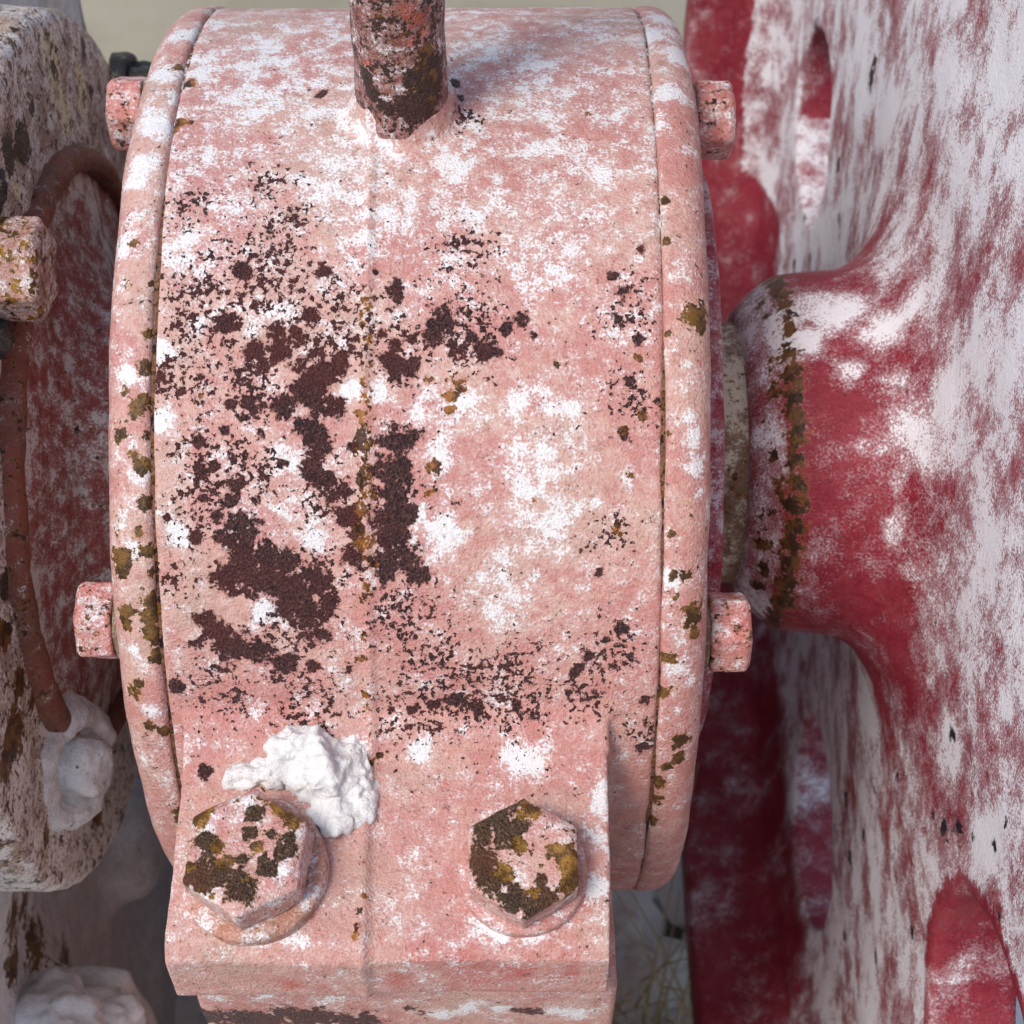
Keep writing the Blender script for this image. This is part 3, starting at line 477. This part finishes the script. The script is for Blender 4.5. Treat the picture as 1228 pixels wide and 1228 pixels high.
# ------------------------------------------------------------------ the machine casing on the left
casing = thing('machine_casing', (-.25, 0, GROUND), 'rusty machine casing with round bolted flange, grey below and red-brown above', 'casing')
fl = cast([revolve([(-.18, 0), (-.18, .141), (-.143, .141), (-.139, .138), (-.1385, .097), (-.145, .09), (-.145, 0)], 160)], 'flange', .0014, 2, lump=.0013, lump_scale=45)
low = lambda p: np.clip((-.01 - p[:, 2]) / .04, 0, 1) * .42
wear(fl, 'chip', FL_CHIP); wear(fl, 'dust', FL_DUST, mode='soft', extra=low); wear(fl, 'rust', FL_RUST); wear(fl, 'extra', FL_EXTRA, mode='soft')
add('flange', fl, flange_paint, casing)
rg = cast([revolve([(-.146, 0), (-.146, .0995), (-.1360, .0990), (-.1338, .0975), (-.1330, .0945), (-.1338, .0910), (-.146, .0890), (-.146, 0)], 160)], 'ring', .0011, 2, lump=.0007, lump_scale=70)
add('ring', rg, ring_paint, casing, 'raised rust-red ring round the shaft opening')
dc = cast([revolve([(-.150, 0), (-.150, .093), (-.1375, .092), (-.1340, .07), (-.128, .055), (-.120, .050), (-.120, 0)], 128)], 'cover_plate', .0014, 2, lump=.0010, lump_scale=50)
wear(dc, 'dust', FL_DUST, mode='soft'); wear(dc, 'rust', DISC_RUST)
add('cover_plate', dc, disc_paint, casing, 'dull red cover plate inside the ring')
bd = cast([box(-.50, -.168, -.19, .22, GROUND - .01, .10), revolve([(-.5, 0), (-.5, .165), (-.176, .165), (-.166, .155), (-.166, 0)], 96),
           box(-.40, -.135, -.20, -.11, GROUND, -.150), revolve([(-.19, 0), (-.19, .03), (-.155, .024), (-.150, .012), (-.15, 0)], 32, (0, -.02, -.23))],
          'body', .004, 6, lump=.006, lump_scale=14)
wear(bd, 'rust', BODY_RUST); wear(bd, 'dust', [], base=.0, mode='soft')
add('body', bd, casing_paint, casing)

def bolt(parent, name, af, h, loc, direction, rot, mat, washer_r=None, washer_h=.003, wmat=None, voxel=.0006, lump=.0005, smooth=3, label=None, marks=None):
    """hexagon head sitting on a surface at loc, pointing along direction; returns head"""
    d = Vector(direction).normalized()
    q = Vector((0, 0, 1)).rotation_difference(d).to_matrix().to_4x4()
    z0 = washer_h if washer_r else 0
    b = cast([place(hex_head(af, h, rot), (0, 0, z0)), revolve([(-.004, 0), (-.004, af * .3), (z0 + .002, af * .3), (z0 + .002, 0)], 32, axis='Z')], name, voxel, smooth, lump=lump, lump_scale=130)
    b.transform(Matrix.Translation(loc) @ q)
    for k, v in (marks or {}).items(): wear(b, k, v, mode='soft' if k == 'dust' else 'patch')
    o = add(name, b, mat, parent, label)
    if washer_r:
        w = cast([revolve([(-.002, 0), (-.002, washer_r), (washer_h * .7, washer_r), (washer_h, washer_r - .001), (washer_h, 0)], 64, axis='Z')], 'washer', voxel, 2, lump=lump * .6, lump_scale=90)
        w.transform(Matrix.Translation(loc) @ q)
        add('washer', w, wmat or mat, o)
    return o

bolt(casing, 'bolt', .024, .015, (-.141, -.034, .113), (1, .0, .0), .4, rust_bolt_paint, .016, .003, tar, lump=.0008)
bolt(casing, 'bolt', .024, .014, (-.141, .137, .037), (1, 0, 0), .1, tar, .017, .004, tar, lump=.0016)
cb = cast([place(revolve([(-.006, 0), (-.006, .0225), (.002, .0215), (.007, .0180), (.0085, .0150), (.0075, .0120), (.0050, .0105), (.0060, .0090), (.0125, .0082), (.0145, .0060), (.0150, 0)], 64),
           (-.139, -.0970, -.0340), Matrix.Rotation(R(-14), 4, 'Y') @ Matrix.Rotation(R(-16), 4, 'Z'))], 'bolt', .0008, 2, lump=.0022, lump_scale=95)
wear(cb, 'rust', CRUST_RUST)
add('bolt', cb, casing_paint, casing, 'round bolt thickly crusted with white paint')

def lumpy(centre, size, seed, sub=4, amp=.45, freq=1.6, flat=None):
    bm = bmesh.new(); bmesh.ops.create_icosphere(bm, subdivisions=sub, radius=1)
    for v in bm.verts:
        n = mnoise.fractal(v.co * freq + Vector((seed, seed * 2, 0)), .9, 2.1, 5)
        v.co *= 1 + amp * n
        v.co = Vector((v.co.x * size[0], v.co.y * size[1], v.co.z * size[2])) + Vector(centre)
    me = bpy.data.meshes.new('lump'); bm.to_mesh(me); bm.free(); me.shade_smooth()
    return me
add('tar_smear', lumpy((-.139, -.012, .142), (.003, .014, .010), 2.0, amp=.8), tar, casing)
add('tar_smear', lumpy((-.139, -.022, .128), (.004, .010, .007), 3.0, amp=.8), tar, casing)
add('tar_smear', lumpy((-.139, -.047, .100), (.005, .009, .006), 5.0, amp=.7), tar, casing)

# ------------------------------------------------------------------ the pink bearing housing
XL, XR = -.1012, .0498            # outer faces of the covers
SL, SR = -.0888, .0376           # joints between covers and body
RB = .140
housing = thing('bearing_housing', (-.025, 0, GROUND), 'pink cylindrical bearing housing with flaking paint and two large hexagon bolts in front', 'bearing housing')
ZF, ZB, YF = .038, .009, -.1915
X0, X1 = -.0850, .0250
cyl = lambda x0, x1, r, ch=.001: revolve([(x0, 0), (x0, r - ch), (x0 + ch, r), (x1 - ch, r), (x1, r - ch), (x1, 0)], 192)
ear = [(-.02, ZB), (YF + .001, ZB), (YF - .0005, ZB + .003), (YF, .0300), (YF + .004, .0340), (-.150, .0410), (-.143, .0425), (-.138, .0450), (-.134, .0485), (-.120, .055), (-.02, .05)]
ear_back = [(-y * .93, z - .03) for y, z in ear][::-1]
cap = cast([cyl(SL + .0002, SR - .0002, RB, .0004), prism(ear, X0, X1), prism(ear_back, X0, X1),
            revolve([(.10, 0), (.10, .0185), (.136, .0175), (.141, .0145), (.147, .0128), (.152, 0)], 48, (-.0285, -.002, 0), 'Z')],
           'cap', .0011, 3, lump=.0007, lump_scale=28)
p = coords(cap)
rr = np.hypot(p[:, 1], p[:, 2])
wob = np.array([mnoise.noise(Vector((0, q[1] * 40, q[2] * 40))) for q in p.tolist()], np.float32)
line = np.exp(-((p[:, 0] + .0362 + .0006 * wob) / .0011) ** 2) * (.0011 + .0006 * wob)
step = np.where((p[:, 0] > -.0362) & (p[:, 2] < ZF + .008) & (p[:, 1] < -.14), -.0007, 0)
displace(cap, amount=(line + step).astype(np.float32))
def on_cyl(l, k=1.0, r=RB): return [(x / 1e3, -r * math.cos(R(t)), r * math.sin(R(t)), q * k / 1e3, .45 if q > 6 else .75) for x, t, q in l]
wear(cap, 'chip', on_cyl(CAP_CHIP_AND_SHADE) + EAR_CHIP)
wear(cap, 'speck', [(x, y, z, r, .95) for x, y, z, r, w in on_cyl(CAP_SPECK)], mode='soft')
random.seed(9)
SEAM = [(-36.2 + random.gauss(0, .5), t + random.uniform(-.3, .3), random.uniform(.7, 1.7) * (1.35 if 38 < t < 53 else .8)) for t in np.arange(2, 66, .6) if random.random() < .85]
wear(cap, 'rust', on_cyl(SEAM) + on_cyl(CAP_RUST, 1.2) + EAR_RUST)
def round_angle(p): return np.degrees(np.arctan2(p[:, 2], -p[:, 1]))
wear(cap, 'dust', on_cyl(CAP_DUST) + EAR_DUST, mode='soft', extra=lambda p: .22 * np.clip((round_angle(p) - 55) / 25, 0, 1))
wear(cap, 'red', on_cyl(CAP_RED) + EAR_RED, mode='soft', extra=lambda p: .38 * np.clip((34 - round_angle(p)) / 14, 0, 1))
add('cap', cap, pink_paint, housing)

def cover(x_out, x_in, seed, blobs, dust, boss):
    s = 1 if x_out > x_in else -1
    f = .008
    arc = [(x_out - s * f * (1 - math.sin(a)), RB + .0006 - f * (1 - math.cos(a))) for a in np.linspace(0, math.pi / 2, 6)]
    prof = [(x_in, 0), (x_in, RB + .0002), (x_in + s * .0004, RB + .0006)] + arc + [(x_out, .09), (x_out + s * .002, .085), (x_out + s * .002, 0)]
    me = cast([revolve(prof, 192)], 'cover', .0012, 2, lump=.0006, lump_scale=30)
    wear(me, 'rust', [(x, y, z, r * 1.5) for x, y, z, r in blobs]); wear(me, 'dust', dust, mode='soft')
    return add('cover', me, pink_cover, housing)
def on_cov(l, x): return [(x / 1e3 + dx / 1e3, -RB * math.cos(R(t)), RB * math.sin(R(t)), q / 1e3) for dx, t, q in l]
cover(XL, SL - .0001, 1, COVER_L_RUST, COVER_L_DUST, False)
cover(XR, SR + .0001, 2, COVER_R_RUST, COVER_R_DUST, True)

add('seal_ring', cast([revolve([(XR - .002, 0), (XR - .002, .097), (XR + .0075, .096), (XR + .0085, .094), (XR + .0085, .05), (XR - .002, 0)], 128)], 'seal_ring', .0016, 2, lump=.0005), maroon_paint, housing)
for x in (SL, SR):
    j = mesh_from([revolve([(x - .0014, 0), (x - .0014, RB - .0009), (x + .0014, RB - .0009), (x + .0014, 0)], 256)], 'joint_filler')
    j.shade_smooth(); wear(j, 'dust', on_cyl([(x * 1e3, t, 6) for t in range(74, 125, 4)], 1) if x > 0 else on_cyl([(x * 1e3, t, 5) for t in range(80, 112, 4)], 1), mode='soft')
    add('joint_filler', j, joint_paint, housing)

base = cast([prism([(.19, ZB - .0006), (.19, -.13), (.22, -.15), (.22, GROUND - .01), (-.20, GROUND - .01), (-.20, -.15), (-.187, -.10), (-.1875, ZB - .0006)], -.0820, .0268),
             box(-.085, .036, -.225, .225, GROUND - .01, -.16)], 'base', .0022, 3, lump=.001, lump_scale=25)
wear(base, 'chip', BASE_CHIP); wear(base, 'dust', BASE_DUST, mode='soft')
add('base', base, pink_paint, housing)

# bolts of the cap
bolt(housing, 'bolt', .0285, .0120, (-.0638, -.1705, .0375), (-.05, -.14, 1), R(86), pink_bolt, .0185, .0036, washer_paint, lump=.0005, smooth=1, label='rusty hexagon bolt on a thick round washer', marks=dict(chip=BOLT_L_CHIP, rust=BOLT_L_RUST, dust=BOLT_L_DUST))
bolt(housing, 'bolt', .0266, .0105, (.0028, -.1705, .0372), (.0, -.16, 1), R(90), pink_bolt, .0162, .0022, pink_paint, lump=.0004, smooth=1, label='hexagon bolt with flaked face', marks=dict(chip=BOLT_R_CHIP, rust=BOLT_R_RUST, dust=BOLT_R_DUST))
# bolts of the covers
for x, s, phis, h in ((XL, -1, (53, -21.5), .0125), (XR, 1, (54, -24), .0135)):
    for k, ph in enumerate(phis):
        a = AXIS_PITCH + R(ph); r = .1205 if s < 0 else .1175
        bolt(housing, 'bolt', .0195, h - .0025, (x - s * .0002, -r * math.cos(a), r * math.sin(a)), (s, 0, 0), R(12 + 25 * k + 10 * s), side_bolt_paint, .0104, .0025, steel_paint, voxel=.0006, lump=.0004, smooth=1)

# grease pipe on top
pp = cast([revolve([(.135, 0), (.135, .0145), (.1415, .0136), (.146, .0124), (.158, .0120), (.300, .0120), (.301, .011), (.301, 0)], 64, (-.0288, -.003, 0), 'Z')], 'pipe', .001, 2, lump=.0008, lump_scale=60)
wear(pp, 'chip', PIPE_CHIP); wear(pp, 'rust', PIPE_RUST); wear(pp, 'red', PIPE_RED, mode='soft')
add('pipe', pp, pipe_paint, housing)

# ------------------------------------------------------------------ white crusts lying on the machine
def crust_lump(parts, voxel, seed, amp):
    sh = []
    for c, sz in parts:
        v, f = revolve([(math.cos(a), max(math.sin(a), 0)) if 0 < a < math.pi else (math.cos(a), 0) for a in np.linspace(0, math.pi, 14)], 24)
        sh.append((v * np.array(sz) + np.array(c), f))
    me = cast(sh, 'powder_lump', voxel, 2)
    def fn(p):
        q = Vector(p)
        r = mnoise.ridged_multi_fractal(q * 70 + Vector((seed, 0, 0)), 1.0, 2.1, 3, 1.0, 2.0)
        return amp * (r - 1.1) + .5 * amp * mnoise.fractal(q * 260, .9, 2.0, 4)
    displace(me, fn)
    return me
tag(add('powder_lump', crust_lump([((-.0540, -.1420, .0455), (0.0087, 0.0072, 0.0072)), ((-.0490, -.1450, .0435), (0.0092, 0.0090, 0.0088)), ((-.0430, -.1450, .0425), (0.0078, 0.0090, 0.0052)), ((-.0630, -.1450, .0430), (0.0069, 0.0045, 0.0040)), ((-.0455, -.1540, .0405), (0.0060, 0.0081, 0.0032)), ((-.0400, -.1500, .0400), (0.0055, 0.0090, 0.0028)), ((-.0400, -.1400, .0440), (0.0055, 0.0063, 0.0048)), ((-.0690, -.1460, .0420), (0.0041, 0.0036, 0.0026))], .0006, 3.0, .0030), crust),
    'jagged white lump of hardened powder behind the rusty left hexagon bolt', 'powder lump')
tag(add('powder_lump', lumpy((-.152, -.142, -.143), (.022, .022, .016), 7.3, 5, .4, 1.3), crust), 'white powder heap on the foot of the grey casing', 'powder lump')
